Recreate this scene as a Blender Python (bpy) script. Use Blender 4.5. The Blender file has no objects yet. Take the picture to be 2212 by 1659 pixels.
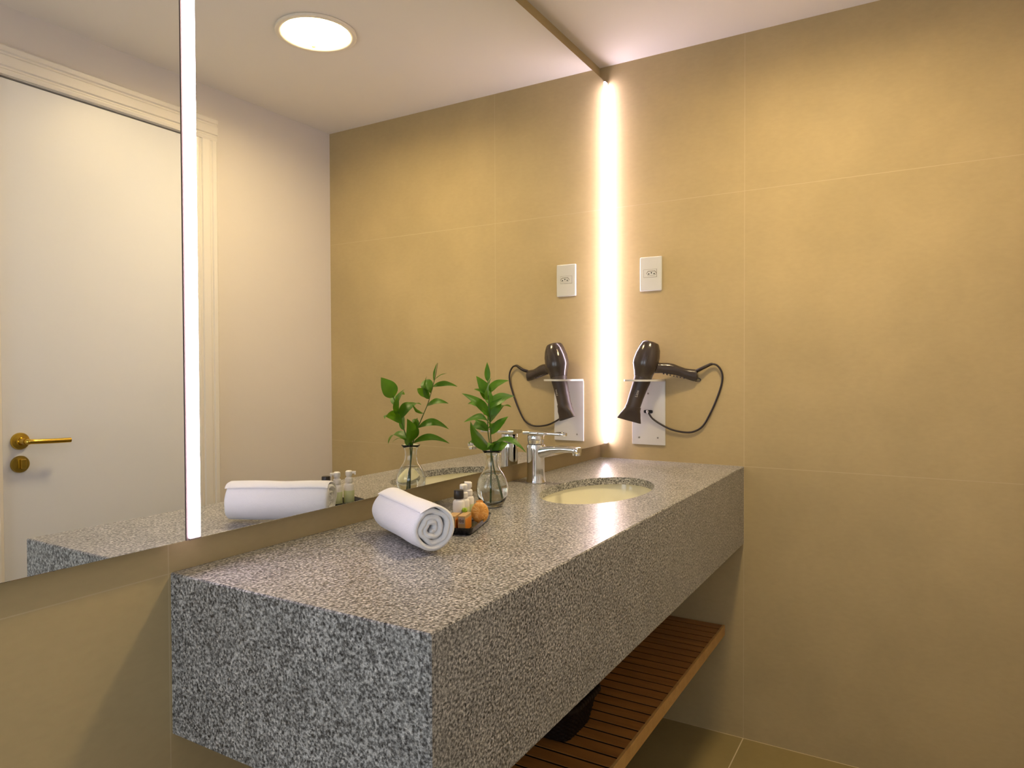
import bpy, bmesh, math, random
from mathutils import Vector, Matrix, noise
V = Vector
PI = math.pi
random.seed(7)
scene = bpy.context.scene
COL = scene.collection

# ------------------------------------------------------------------ helpers
def wloc(o):
    l = V((0, 0, 0))
    while o is not None:
        l = l + o.location
        o = o.parent
    return l

def obj(name, bm, mat, parent=None, smooth=None, bevel=None, loc=None):
    """link one bmesh (built in world metres) as ONE mesh object"""
    base = wloc(parent) if parent else V((0, 0, 0))
    if loc is not None:
        base = V(loc)
    bm.transform(Matrix.Translation(-base))
    bmesh.ops.recalc_face_normals(bm, faces=bm.faces[:])
    me = bpy.data.meshes.new(name)
    bm.to_mesh(me); bm.free()
    o = bpy.data.objects.new(name, me)
    COL.objects.link(o)
    if parent:
        o.parent = parent
    else:
        o.location = base
    me.materials.append(mat)
    if smooth is not None:
        for p in me.polygons: p.use_smooth = True
        if smooth < 180:
            me.set_sharp_from_angle(angle=math.radians(smooth))
    if bevel:
        m = o.modifiers.new('bevel', 'BEVEL')
        m.width = bevel[0]; m.segments = bevel[1]
        m.limit_method = 'ANGLE'; m.angle_limit = math.radians(45)
        m.harden_normals = False
    return o

def tag(o, label=None, cat=None, group=None, kind=None):
    if label: o['label'] = label
    if cat: o['category'] = cat
    if group: o['group'] = group
    if kind: o['kind'] = kind
    return o

def thing(name, label, cat, loc, group=None):
    o = bpy.data.objects.new(name, None)
    o.location = loc
    o.empty_display_size = 0.02
    COL.objects.link(o)
    return tag(o, label, cat, group)

def NB(): return bmesh.new()

def box(bm, x0, x1, y0, y1, z0, z1):
    c = [(x0,y0,z0),(x1,y0,z0),(x1,y1,z0),(x0,y1,z0),(x0,y0,z1),(x1,y0,z1),(x1,y1,z1),(x0,y1,z1)]
    v = [bm.verts.new(p) for p in c]
    for f in ((0,3,2,1),(4,5,6,7),(0,1,5,4),(1,2,6,5),(2,3,7,6),(3,0,4,7)):
        bm.faces.new([v[i] for i in f])
    return bm

def obox(bm, o, d, n, u, a0, a1, b0, b1, c0, c1):
    """box in a local frame o,(d,n,u)"""
    P = lambda a, b, c: o + d*a + n*b + u*c
    c = [P(a0,b0,c0),P(a1,b0,c0),P(a1,b1,c0),P(a0,b1,c0),P(a0,b0,c1),P(a1,b0,c1),P(a1,b1,c1),P(a0,b1,c1)]
    v = [bm.verts.new(p) for p in c]
    for f in ((0,3,2,1),(4,5,6,7),(0,1,5,4),(1,2,6,5),(2,3,7,6),(3,0,4,7)):
        bm.faces.new([v[i] for i in f])
    return bm

def loft(bm, rings, close=True, cap0=True, cap1=True):
    rv = [[bm.verts.new(p) for p in r] for r in rings]
    n = len(rv[0])
    for a, b in zip(rv, rv[1:]):
        for i in range(n if close else n-1):
            j = (i+1) % n
            bm.faces.new((a[i], a[j], b[j], b[i]))
    if cap0: bm.faces.new(list(reversed(rv[0])))
    if cap1: bm.faces.new(rv[-1])
    return bm

def ring(c, ax1, ax2, r1, r2=None, n=32, e=2.0, ph=0):
    r2 = r1 if r2 is None else r2
    out = []
    for i in range(n):
        t = 2*PI*i/n + ph
        cs, sn = math.cos(t), math.sin(t)
        k = 1.0
        if e != 2.0:
            k = (abs(cs)**e + abs(sn)**e) ** (-1.0/e)
        out.append(V(c) + ax1*(r1*cs*k) + ax2*(r2*sn*k))
    return out

X, Y, Z = V((1,0,0)), V((0,1,0)), V((0,0,1))

def lathe(bm, c, prof, n=48, cap0=True, cap1=True, ax=(X, Y, Z)):
    rings = [ring(V(c)+ax[2]*z, ax[0], ax[1], max(r, 1e-5), n=n) for r, z in prof]
    return loft(bm, rings, cap0=cap0, cap1=cap1)

def frame_for(d):
    d = d.normalized()
    a = Z if abs(d.z) < 0.9 else X
    s = d.cross(a).normalized()
    t = s.cross(d).normalized()
    return s, t

def cyl(bm, p0, p1, r0, r1=None, n=24):
    p0, p1 = V(p0), V(p1)
    s, t = frame_for(p1-p0)
    r1 = r0 if r1 is None else r1
    return loft(bm, [ring(p0, s, t, r0, n=n), ring(p1, s, t, r1, n=n)])

def catmull(pts, k=10):
    pts = [V(p) for p in pts]
    P = [pts[0]*2-pts[1]] + pts + [pts[-1]*2-pts[-2]]
    out = []
    for i in range(1, len(P)-2):
        for j in range(k):
            t = j/k
            a, b, c, d = P[i-1], P[i], P[i+1], P[i+2]
            out.append(0.5*((2*b) + (c-a)*t + (2*a-5*b+4*c-d)*t*t + (-a+3*b-3*c+d)*t*t*t))
    out.append(pts[-1])
    return out

def tube(bm, pts, r, n=12):
    """r number or list"""
    m = len(pts)
    rr = r if isinstance(r, (list, tuple)) else [r]*m
    rings = []
    d = (pts[1]-pts[0]).normalized()
    s, t = frame_for(d)
    for i, p in enumerate(pts):
        dd = (pts[min(i+1, m-1)] - pts[max(i-1, 0)]).normalized()
        s = (s - dd*s.dot(dd)).normalized()
        t = dd.cross(s).normalized()
        rings.append(ring(p, s, t, rr[i], n=n))
    return loft(bm, rings)

# ------------------------------------------------------------------ materials
def newmat(name):
    m = bpy.data.materials.new(name); m.use_nodes = True
    nt = m.node_tree
    return m, nt, nt.nodes['Principled BSDF'], nt.nodes, nt.links

def simple(name, col, rough=0.5, metal=0.0, spec=0.5, bump=None, **kw):
    m, nt, b, N, L = newmat(name)
    b.inputs['Base Color'].default_value = (*col, 1)
    b.inputs['Roughness'].default_value = rough
    b.inputs['Metallic'].default_value = metal
    b.inputs['Specular IOR Level'].default_value = spec
    for k, v in kw.items():
        b.inputs[k].default_value = v
    if bump:
        sc, st = bump
        g = N.new('ShaderNodeNewGeometry'); n = N.new('ShaderNodeTexNoise')
        n.inputs['Scale'].default_value = sc; n.inputs['Detail'].default_value = 3
        L.new(g.outputs['Position'], n.inputs['Vector'])
        bp = N.new('ShaderNodeBump'); bp.inputs['Strength'].default_value = st
        bp.inputs['Distance'].default_value = 0.002
        L.new(n.outputs['Fac'], bp.inputs['Height']); L.new(bp.outputs['Normal'], b.inputs['Normal'])
    return m

def emis(name, col, s):
    m, nt, b, N, L = newmat(name)
    b.inputs['Base Color'].default_value = (0.8, 0.8, 0.8, 1)
    b.inputs['Emission Color'].default_value = (*col, 1)
    b.inputs['Emission Strength'].default_value = s
    return m

def ramp(N, stops):
    r = N.new('ShaderNodeValToRGB')
    cr = r.color_ramp
    while len(cr.elements) > 1: cr.elements.remove(cr.elements[-1])
    cr.elements[0].position = stops[0][0]; cr.elements[0].color = (*stops[0][1], 1)
    for p, c in stops[1:]:
        e = cr.elements.new(p); e.color = (*c, 1)
    return r

def mixrgb(N, L, fac, a, b, mode='MIX'):
    m = N.new('ShaderNodeMix'); m.data_type = 'RGBA'; m.blend_type = mode
    for idx, v in ((0, fac), (6, a), (7, b)):
        if isinstance(v, (int, float)): m.inputs[idx].default_value = v
        elif isinstance(v, tuple): m.inputs[idx].default_value = (*v, 1)
        else: L.new(v, m.inputs[idx])
    return m.outputs[2]

def tilemat(name, lines, base=(0.455, 0.358, 0.192), grout=(0.52, 0.42, 0.25), rough=0.50, w=0.0009):
    """lines: list of (axis, coordinate) where a joint runs"""
    m, nt, b, N, L = newmat(name)
    g = N.new('ShaderNodeNewGeometry')
    sep = N.new('ShaderNodeSeparateXYZ'); L.new(g.outputs['Position'], sep.inputs[0])
    last = None
    for ax, c in lines:
        s = N.new('ShaderNodeMath'); s.operation = 'SUBTRACT'; L.new(sep.outputs[ax], s.inputs[0]); s.inputs[1].default_value = c
        a = N.new('ShaderNodeMath'); a.operation = 'ABSOLUTE'; L.new(s.outputs[0], a.inputs[0])
        k = N.new('ShaderNodeMath'); k.operation = 'LESS_THAN'; L.new(a.outputs[0], k.inputs[0]); k.inputs[1].default_value = w
        if last is None: last = k.outputs[0]
        else:
            mx = N.new('ShaderNodeMath'); mx.operation = 'MAXIMUM'; L.new(last, mx.inputs[0]); L.new(k.outputs[0], mx.inputs[1]); last = mx.outputs[0]
    n1 = N.new('ShaderNodeTexNoise'); n1.inputs['Scale'].default_value = 3.0; n1.inputs['Detail'].default_value = 5
    L.new(g.outputs['Position'], n1.inputs['Vector'])
    n2 = N.new('ShaderNodeTexNoise'); n2.inputs['Scale'].default_value = 45; n2.inputs['Detail'].default_value = 4
    mp = N.new('ShaderNodeMapping'); mp.inputs['Scale'].default_value = (1, 1, 2.2)
    L.new(g.outputs['Position'], mp.inputs['Vector']); L.new(mp.outputs[0], n2.inputs['Vector'])
    dk = tuple(c*0.93 for c in base); lt = tuple(min(1, c*1.06) for c in base)
    r1 = ramp(N, [(0.35, dk), (0.65, lt)]); L.new(n1.outputs['Fac'], r1.inputs[0])
    r2 = ramp(N, [(0.3, (0.975, 0.975, 0.975)), (0.7, (1.02, 1.02, 1.02))]); L.new(n2.outputs['Fac'], r2.inputs[0])
    c1 = mixrgb(N, L, 1.0, r1.outputs[0], r2.outputs[0], 'MULTIPLY')
    c2 = mixrgb(N, L, last, c1, grout)
    L.new(c2, b.inputs['Base Color'])
    b.inputs['Roughness'].default_value = rough
    b.inputs['Specular IOR Level'].default_value = 0.14
    bp = N.new('ShaderNodeBump'); bp.inputs['Strength'].default_value = 0.02; bp.inputs['Distance'].default_value = 0.002
    L.new(n2.outputs['Fac'], bp.inputs['Height']); L.new(bp.outputs['Normal'], b.inputs['Normal'])
    return m

def granite():
    m, nt, b, N, L = newmat('grey_granite')
    g = N.new('ShaderNodeNewGeometry')
    n = N.new('ShaderNodeTexNoise'); n.inputs['Scale'].default_value = 235; n.inputs['Detail'].default_value = 2.0; n.inputs['Roughness'].default_value = 0.6
    L.new(g.outputs['Position'], n.inputs['Vector'])
    r = ramp(N, [(0.30, (0.055, 0.055, 0.058)), (0.42, (0.17, 0.17, 0.17)), (0.51, (0.31, 0.31, 0.30)), (0.61, (0.49, 0.485, 0.475)), (0.72, (0.64, 0.635, 0.62))])
    L.new(n.outputs['Fac'], r.inputs[0])
    v = N.new('ShaderNodeTexVoronoi'); v.inputs['Scale'].default_value = 330
    L.new(g.outputs['Position'], v.inputs['Vector'])
    sepc = N.new('ShaderNodeSeparateColor'); L.new(v.outputs['Color'], sepc.inputs[0])
    rv = ramp(N, [(0.0, (0.18, 0.18, 0.19)), (0.14, (0.5, 0.5, 0.5)), (0.3, (1, 1, 1)), (0.8, (1.0, 1.0, 1.0)), (1.0, (1.3, 1.28, 1.24))])
    L.new(sepc.outputs[0], rv.inputs[0])
    c = mixrgb(N, L, 0.85, r.outputs[0], rv.outputs[0], 'MULTIPLY')
    n3 = N.new('ShaderNodeTexNoise'); n3.inputs['Scale'].default_value = 14; n3.inputs['Detail'].default_value = 2
    L.new(g.outputs['Position'], n3.inputs['Vector'])
    r3 = ramp(N, [(0.3, (0.88, 0.88, 0.88)), (0.7, (1.08, 1.08, 1.08))]); L.new(n3.outputs['Fac'], r3.inputs[0])
    c = mixrgb(N, L, 1.0, c, r3.outputs[0], 'MULTIPLY')
    L.new(c, b.inputs['Base Color'])
    b.inputs['Roughness'].default_value = 0.3
    b.inputs['Specular IOR Level'].default_value = 0.55
    bp = N.new('ShaderNodeBump'); bp.inputs['Strength'].default_value = 0.12; bp.inputs['Distance'].default_value = 0.001
    L.new(n.outputs['Fac'], bp.inputs['Height']); L.new(bp.outputs['Normal'], b.inputs['Normal'])
    return m

def wood(name, base, dark, sc=1.0):
    m, nt, b, N, L = newmat(name)
    g = N.new('ShaderNodeNewGeometry')
    mp = N.new('ShaderNodeMapping'); mp.inputs['Scale'].default_value = (22*sc, 3*sc, 22*sc)
    L.new(g.outputs['Position'], mp.inputs['Vector'])
    n = N.new('ShaderNodeTexNoise'); n.inputs['Scale'].default_value = 2.5; n.inputs['Detail'].default_value = 6; n.inputs['Distortion'].default_value = 0.6
    L.new(mp.outputs[0], n.inputs['Vector'])
    r = ramp(N, [(0.3, dark), (0.7, base)]); L.new(n.outputs['Fac'], r.inputs[0])
    L.new(r.outputs[0], b.inputs['Base Color'])
    b.inputs['Roughness'].default_value = 0.45
    return m

def glassmat(name, col=(1, 1, 1), ior=1.45):
    m = bpy.data.materials.new(name); m.use_nodes = True
    nt = m.node_tree; nt.nodes.clear()
    o = nt.nodes.new('ShaderNodeOutputMaterial'); g = nt.nodes.new('ShaderNodeBsdfGlass')
    g.inputs['Color'].default_value = (*col, 1); g.inputs['Roughness'].default_value = 0.0; g.inputs['IOR'].default_value = ior
    nt.links.new(g.outputs[0], o.inputs[0])
    return m

M = {}
M['tile_end'] = tilemat('beige_tile_end', [(1, -0.498), (1, -1.378), (2, 0.88), (2, 1.76)])
M['tile_mirror'] = tilemat('beige_tile_mirror', [(0, -1.652), (0, -2.532), (2, 0.879), (2, 1.76)])
M['tile_floor'] = tilemat('beige_tile_floor', [(1, -0.498), (1, 0), (0, -0.0015), (0, -0.88), (0, -1.76), (0, -2.64)], base=(0.30, 0.235, 0.105), grout=(0.62, 0.52, 0.36), rough=0.3, w=0.0016)
M['paint'] = simple('cream_wall_paint', (0.645, 0.61, 0.555), 0.6, bump=(60, 0.03))
M['ceiling'] = simple('white_ceiling_paint', (0.80, 0.76, 0.70), 0.85, bump=(35, 0.05))
M['door'] = simple('white_door_lacquer', (0.66, 0.68, 0.70), 0.4, bump=(30, 0.02))
M['trimpaint'] = simple('cream_trim_paint', (0.70, 0.67, 0.60), 0.4)
M['gap'] = simple('dark_gap', (0.03, 0.02, 0.012), 0.9)
M['brass'] = simple('polished_brass', (0.62, 0.42, 0.07), 0.2, 1.0)
M['brass2'] = simple('dull_brass', (0.42, 0.30, 0.06), 0.3, 1.0)
M['chrome'] = simple('chrome', (0.80, 0.80, 0.80), 0.06, 1.0)
M['chromedark'] = simple('dark_chrome', (0.10, 0.10, 0.10), 0.2, 1.0)
M['alu'] = simple('grey_aluminium', (0.34, 0.27, 0.26), 0.4, 0.7)
M['mirror'] = simple('mirror_silver', (0.90, 0.905, 0.87), 0.0, 1.0)
M['mirrorback'] = simple('mirror_edge_board', (0.35, 0.27, 0.17), 0.6)
M['granite'] = granite()
M['ceramic'] = simple('cream_ceramic', (0.80, 0.78, 0.62), 0.08, spec=0.6)
M['wood'] = wood('teak_slats', (0.36, 0.155, 0.035), (0.23, 0.09, 0.018))
M['woodrail'] = wood('light_teak_rail', (0.56, 0.33, 0.11), (0.46, 0.25, 0.075), 0.8)
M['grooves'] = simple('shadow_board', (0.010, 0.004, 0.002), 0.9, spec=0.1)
M['basket'] = simple('dark_woven_fibre', (0.014, 0.007, 0.004), 0.6, spec=0.15, bump=(400, 0.5))
M['acrylic'] = simple('white_acrylic', (0.62, 0.61, 0.58), 0.15, **{'Subsurface Weight': 0.25, 'Subsurface Radius': (0.01, 0.01, 0.01), 'Subsurface Scale': 0.3})
M['socket'] = simple('white_socket_plastic', (0.60, 0.60, 0.56), 0.12, spec=0.6)
M['socketgap'] = simple('socket_recess', (0.20, 0.18, 0.14), 0.5)
M['black'] = simple('black_hole', (0.008, 0.007, 0.006), 0.6)
M['screw'] = simple('dull_screw_metal', (0.30, 0.27, 0.24), 0.4, 0.8)
M['dryer'] = simple('brown_black_plastic', (0.040, 0.028, 0.023), 0.2, spec=0.7)
M['dryermatt'] = simple('matt_black_plastic', (0.050, 0.034, 0.027), 0.42)
M['cord'] = simple('black_rubber_cord', (0.018, 0.010, 0.006), 0.45)
M['logo'] = simple('cream_print', (0.60, 0.56, 0.50), 0.5)
M['grey_clip'] = simple('pale_grey_plastic', (0.6, 0.57, 0.52), 0.4)
M['cap'] = simple('black_bottle_cap', (0.018, 0.013, 0.011), 0.35)
M['bottle'] = simple('white_bottle_plastic', (0.82, 0.80, 0.76), 0.3, **{'Subsurface Weight': 0.3, 'Subsurface Radius': (0.01, 0.01, 0.01), 'Subsurface Scale': 0.3})
M['bottleband'] = simple('pale_green_label', (0.62, 0.68, 0.38), 0.4)
M['tray'] = simple('black_tray', (0.014, 0.011, 0.010), 0.25)
M['kraft'] = simple('kraft_card', (0.52, 0.34, 0.15), 0.7, bump=(300, 0.2))
M['sleeve'] = simple('orange_sleeve', (0.70, 0.24, 0.02), 0.45)
M['kprint'] = simple('pale_print_panel', (0.45, 0.36, 0.30), 0.6)
M['kink'] = simple('dark_print_ink', (0.10, 0.05, 0.035), 0.6)
M['green'] = simple('lime_green_fibre', (0.34, 0.52, 0.03), 0.7)
M['glass'] = glassmat('clear_glass', (0.985, 0.99, 0.98))
M['water'] = glassmat('water', (0.985, 0.995, 0.97), 1.33)
M['stem'] = simple('green_stem', (0.075, 0.12, 0.02), 0.5)
M['lamp'] = emis('warm_lamp_glass', (1.0, 0.77, 0.42), 50.0)
M['lamptrim'] = simple('cream_lamp_ring', (0.82, 0.76, 0.64), 0.45)
M['led'] = emis('led_diffuser', (1.0, 0.83, 1.02), 10.0)

# orange wrapped soap: streaked orange/cream
def orange():
    m, nt, b, N, L = newmat('orange_pleated_wrap')
    g = N.new('ShaderNodeNewGeometry')
    n = N.new('ShaderNodeTexNoise'); n.inputs['Scale'].default_value = 90; n.inputs['Detail'].default_value = 6; n.inputs['Distortion'].default_value = 1.5
    L.new(g.outputs['Position'], n.inputs['Vector'])
    r = ramp(N, [(0.35, (0.56, 0.23, 0.03)), (0.52, (0.72, 0.34, 0.06)), (0.68, (0.74, 0.42, 0.14))]); L.new(n.outputs['Fac'], r.inputs[0])
    L.new(r.outputs[0], b.inputs['Base Color']); b.inputs['Roughness'].default_value = 0.4
    return m
M['orange'] = orange()

def towelmat():
    m, nt, b, N, L = newmat('white_terry_cloth')
    g = N.new('ShaderNodeNewGeometry')
    n = N.new('ShaderNodeTexNoise'); n.inputs['Scale'].default_value = 700; n.inputs['Detail'].default_value = 3
    L.new(g.outputs['Position'], n.inputs['Vector'])
    n2 = N.new('ShaderNodeTexNoise'); n2.inputs['Scale'].default_value = 60; n2.inputs['Detail'].default_value = 3
    L.new(g.outputs['Position'], n2.inputs['Vector'])
    ad = N.new('ShaderNodeMath'); ad.operation = 'ADD'; L.new(n.outputs['Fac'], ad.inputs[0]); L.new(n2.outputs['Fac'], ad.inputs[1])
    bp = N.new('ShaderNodeBump'); bp.inputs['Strength'].default_value = 0.45; bp.inputs['Distance'].default_value = 0.0015
    L.new(ad.outputs[0], bp.inputs['Height']); L.new(bp.outputs['Normal'], b.inputs['Normal'])
    b.inputs['Base Color'].default_value = (0.80, 0.80, 0.82, 1)
    b.inputs['Roughness'].default_value = 0.95
    b.inputs['Sheen Weight'].default_value = 0.3
    b.inputs['Specular IOR Level'].default_value = 0.1
    return m
M['towel'] = towelmat()

def leafmat():
    m, nt, b, N, L = newmat('green_leaf')
    g = N.new('ShaderNodeNewGeometry')
    n = N.new('ShaderNodeTexNoise'); n.inputs['Scale'].default_value = 30
    L.new(g.outputs['Position'], n.inputs['Vector'])
    r = ramp(N, [(0.3, (0.022, 0.10, 0.005)), (0.7, (0.075, 0.215, 0.008))]); L.new(n.outputs['Fac'], r.inputs[0])
    L.new(r.outputs[0], b.inputs['Base Color'])
    b.inputs['Roughness'].default_value = 0.45
    b.inputs['Specular IOR Level'].default_value = 0.35
    tr = N.new('ShaderNodeBsdfTranslucent'); tr.inputs['Color'].default_value = (0.20, 0.42, 0.01, 1)
    mx = N.new('ShaderNodeMixShader'); mx.inputs[0].default_value = 0.24
    L.new(b.outputs[0], mx.inputs[1]); L.new(tr.outputs[0], mx.inputs[2])
    L.new(mx.outputs[0], N['Material Output'].inputs[0])
    return m
M['leaf'] = leafmat()

# ------------------------------------------------------------------ room constants
H = 2.2587          # ceiling
W = 1.3753          # room depth, mirror wall to door wall
T = 0.0292          # mirror stands off the wall
XL = -3.15          # left wall
CT, CB, CD, CL = 0.88, 0.6315, 0.498, 1.6485   # counter top, underside, depth, length

def struct(name, bm, m, **k):
    return tag(obj(name, bm, m, **k), kind='structure')

struct('floor', box(NB(), XL-0.1, 0.1, -W-0.1, 0.1, -0.1, 0), M['tile_floor'])
LX, LY = -0.7036, -0.7212
def holed_slab(cx, cy, a, b, x0, x1, y0, y1, z0, z1, seg=120):
    bm = NB()
    angs = sorted(set([2*PI*i/seg for i in range(seg)] + [math.atan2(y-cy, x-cx) % (2*PI) for x in (x0, x1) for y in (y0, y1)]))
    it, ib, ot, ob = [], [], [], []
    for an in angs:
        c, s = math.cos(an), math.sin(an)
        r = 1/math.sqrt((c/a)**2 + (s/b)**2)
        k = min(((x1-cx)/c if c > 1e-9 else 1e9), ((x0-cx)/c if c < -1e-9 else 1e9), ((y1-cy)/s if s > 1e-9 else 1e9), ((y0-cy)/s if s < -1e-9 else 1e9))
        for lst, rr, z in ((it, r, z1), (ib, r, z0), (ot, k, z1), (ob, k, z0)):
            lst.append(bm.verts.new((cx+c*rr, cy+s*rr, z)))
    n = len(angs)
    for i in range(n):
        j = (i+1) % n
        bm.faces.new((it[i], ot[i], ot[j], it[j])); bm.faces.new((ib[i], ib[j], ob[j], ob[i]))
        bm.faces.new((it[i], it[j], ib[j], ib[i])); bm.faces.new((ot[i], ob[i], ob[j], ot[j]))
    return bm
struct('ceiling', holed_slab(LX, LY, 0.110, 0.110, XL-0.1, 0.1, -W-0.1, 0.1, H, H+0.1), M['ceiling'])
struct('wall_back', box(NB(), XL-0.1, 0.1, 0, 0.1, 0, H), M['tile_mirror'])
struct('wall_right', box(NB(), 0, 0.1, -W-0.1, 0, 0, H), M['tile_end'])
# door wall with the door opening
DX0, DX1, DZ = -1.322, -0.672, 2.062
bm = NB()
box(bm, XL-0.1, DX0, -W-0.1, -W, 0, H); box(bm, DX1, 0.0, -W-0.1, -W, 0, H); box(bm, DX0, DX1, -W-0.1, -W, DZ, H)
struct('wall_front', bm, M['paint'])
# left wall, out of view; opening added to let cool fill light in
bm = NB()
box(bm, XL-0.1, XL, -0.25, 0, 0, H); box(bm, XL-0.1, XL, -W, -1.15, 0, H); box(bm, XL-0.1, XL, -1.15, -0.25, 2.1, H)
struct('wall_left', bm, M['paint'])

wf = bpy.data.objects.new('added_opening_1', None); wf.location = (XL, -0.70, 0); COL.objects.link(wf); tag(wf, kind='structure')  # trim around the added opening, made up to carry the cool fill
bm = NB()
for y0, y1, z0, z1 in ((-0.25, -0.20, 0, 2.15), (-1.20, -1.15, 0, 2.15), (-1.15, -0.25, 2.1, 2.15)):
    box(bm, XL+0.0002, XL+0.015, y0, y1, z0, z1)
obj('frame', bm, M['trimpaint'], wf)

# ------------------------------------------------------------------ door
t = bpy.data.objects.new('door_1', None); t.location = (DX0, -W, 0); COL.objects.link(t); tag(t, kind='structure')
obj('door_leaf', box(NB(), DX0+0.012, DX1-0.009, -W-0.042, -W-0.004, 0.006, 2.0495), M['door'], t, bevel=(0.002, 2))
obj('door_gap', box(NB(), DX0, DX1, -W-0.052, -W-0.044, 0.0, DZ), M['gap'], t)
bm = NB()   # jamb lining
box(bm, DX0, DX0+0.010, -W-0.060, -W, 0, DZ); box(bm, DX1-0.007, DX1, -W-0.060, -W, 0, DZ); box(bm, DX0+0.010, DX1-0.007, -W-0.060, -W, 2.054, DZ)
obj('jamb', bm, M['trimpaint'], t)
def architrave(vertical, a0, a1, b0, b1):
    """moulded casing; profile across b, running along a"""
    prof = [(0, 0), (0, 0.010), (0.10, 0.013), (0.16, 0.013), (0.20, 0.010), (0.26, 0.010), (0.30, 0.015), (0.62, 0.017), (0.68, 0.013), (0.74, 0.013), (0.78, 0.018), (0.94, 0.019), (1.0, 0.015), (1.0, 0)]
    bm = NB()
    rr = []
    for a in (a0, a1):
        r = []
        for p, h in prof:
            b = b0 + (b1-b0)*p
            r.append(V((b, -W+h, a)) if vertical else V((a, -W+h, b)))
        rr.append(r)
    loft(bm, rr)
    return bm
obj('architrave', architrave(True, 0, 2.0535, -0.679, -0.594), M['trimpaint'], t)
obj('architrave', architrave(True, 0, 2.0535, -1.315, -1.400), M['trimpaint'], t)
obj('architrave', architrave(False, -1.403, -0.590, 2.0555, 2.139), M['trimpaint'], t)
# lever handle
hx, hz = -1.2640, 0.985
yf = -W-0.004
yd = V((0, 1, 0))
bm = NB(); lathe(bm, (hx, yf, hz), [(0.0255, 0), (0.0255, 0.004), (0.0235, 0.0075), (0.012, 0.0085), (0.0095, 0.012), (0.0095, 0.040)], ax=(X, Z, Y))
ro = obj('rosette', bm, M['brass'], t, smooth=40)
bm = NB()
tube(bm, catmull([(hx, yf+0.034, hz), (hx+0.006, yf+0.046, hz), (hx+0.03, yf+0.050, hz-0.001), (hx+0.075, yf+0.050, hz-0.003), (hx+0.118, yf+0.050, hz-0.004)], 8), [0.0085]*9+[0.0075]*24, n=20)
obj('door_handle', bm, M['brass'], t, smooth=50)
bm = NB(); lathe(bm, (hx-0.001, yf, 0.9165), [(0.0255, 0), (0.0255, 0.004), (0.0235, 0.0075), (0.001, 0.0080)], ax=(X, Z, Y))
lk = obj('lock_rosette', bm, M['brass2'], t, smooth=40)
bm = NB(); box(bm, hx-0.006, hx+0.008, yf+0.008, yf+0.022, 0.9165-0.013, 0.9165+0.016)
obj('thumb_turn', bm, M['brass'], lk, bevel=(0.002, 2))

# ------------------------------------------------------------------ mirror with light strips
MZ0, MZ1 = 0.9315, 2.1985
MXL = -2.45
t = thing('wall_mirror', 'large frameless wall mirror above the granite counter reflecting door and ceiling lamp', 'mirror', (-1.2, -T, MZ0))
bm = NB(); box(bm, MXL+0.01, -0.003, -T+0.0045, -0.0005, MZ0+0.004, MZ1-0.002)
obj('backing_board', bm, M['mirrorback'], t)
obj('mirror_pane', box(NB(), -1.6175, -0.0305, -T, -T+0.004, MZ0, MZ1), M['mirror'], t, bevel=(0.0007, 2))
obj('mirror_pane', box(NB(), MXL, -1.6425, -T, -T+0.004, MZ0, MZ1), M['mirror'], t, bevel=(0.0007, 2))
for x0, x1, lab in ((-1.6370, -1.6185, 'vertical light strip between the two mirror panels, nearest the camera'),
                    (-0.0295, -0.0060, 'vertical light strip at the mirror edge beside the tiled wall with the hair dryer')):
    s = thing('led_light_strip', lab, 'light', ((x0+x1)/2, -T, MZ0), 'glowing strips set in the mirror')
    bm = NB(); box(bm, x0, x1, -T-0.0030, -T+0.0035, MZ0+0.0028, MZ1-0.0028)
    obj('diffuser', bm, M['led'], s, bevel=(0.0012, 2))
    for z0, z1 in ((MZ0, MZ0+0.0025), (MZ1-0.0025, MZ1)):
        obj('added_end_cap', box(NB(), x0, x1, -T-0.0036, -T+0.004, z0, z1), M['alu'], s)  # caps added to keep the strip ends from lighting the wall
    bm = NB(); 
    if x0 < -1: box(bm, x0-0.0045, x0-0.0003, -T-0.0006, -T+0.004, MZ0, MZ1)
    else: box(bm, x1+0.0003, x1+0.0035, -T-0.0006, -T+0.004, MZ0, MZ1)
    obj('channel', bm, M['alu'], s)

# ------------------------------------------------------------------ ceiling lamp
t = thing('ceiling_lamp', 'round recessed ceiling lamp with cream ring, seen glowing in the mirror', 'lamp', (LX, LY, H))
bm = NB()
lathe(bm, (LX, LY, H), [(0.124, -0.0003), (0.1255, -0.003), (0.1245, -0.008), (0.1215, -0.0095), (0.109, -0.0085), (0.1055, -0.006), (0.1040, 0.0), (0.1040, 0.026), (0.1085, 0.026), (0.1085, -0.0003)], n=72, cap0=False, cap1=False)
obj('ring', bm, M['lamptrim'], t, smooth=40)
bm = NB(); lathe(bm, (LX, LY, H), [(0.1035, 0.0240), (0.1035, 0.0180), (0.099, 0.0168), (0.0001, 0.0160)], n=72, cap0=False)
obj('lamp_glass', bm, M['lamp'], t, smooth=60)
bm = NB(); cq = V((LX+0.063, LY-0.078, H)); dq = V((0.063, -0.078, 0)).normalized(); sq = V((0.078, 0.063, 0)).normalized()
obox(bm, cq, dq, sq, Z, -0.004, 0.0025, -0.006, 0.006, -0.003, 0.008)
obj('clip', bm, M['brass'], t, bevel=(0.001, 1))

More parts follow.
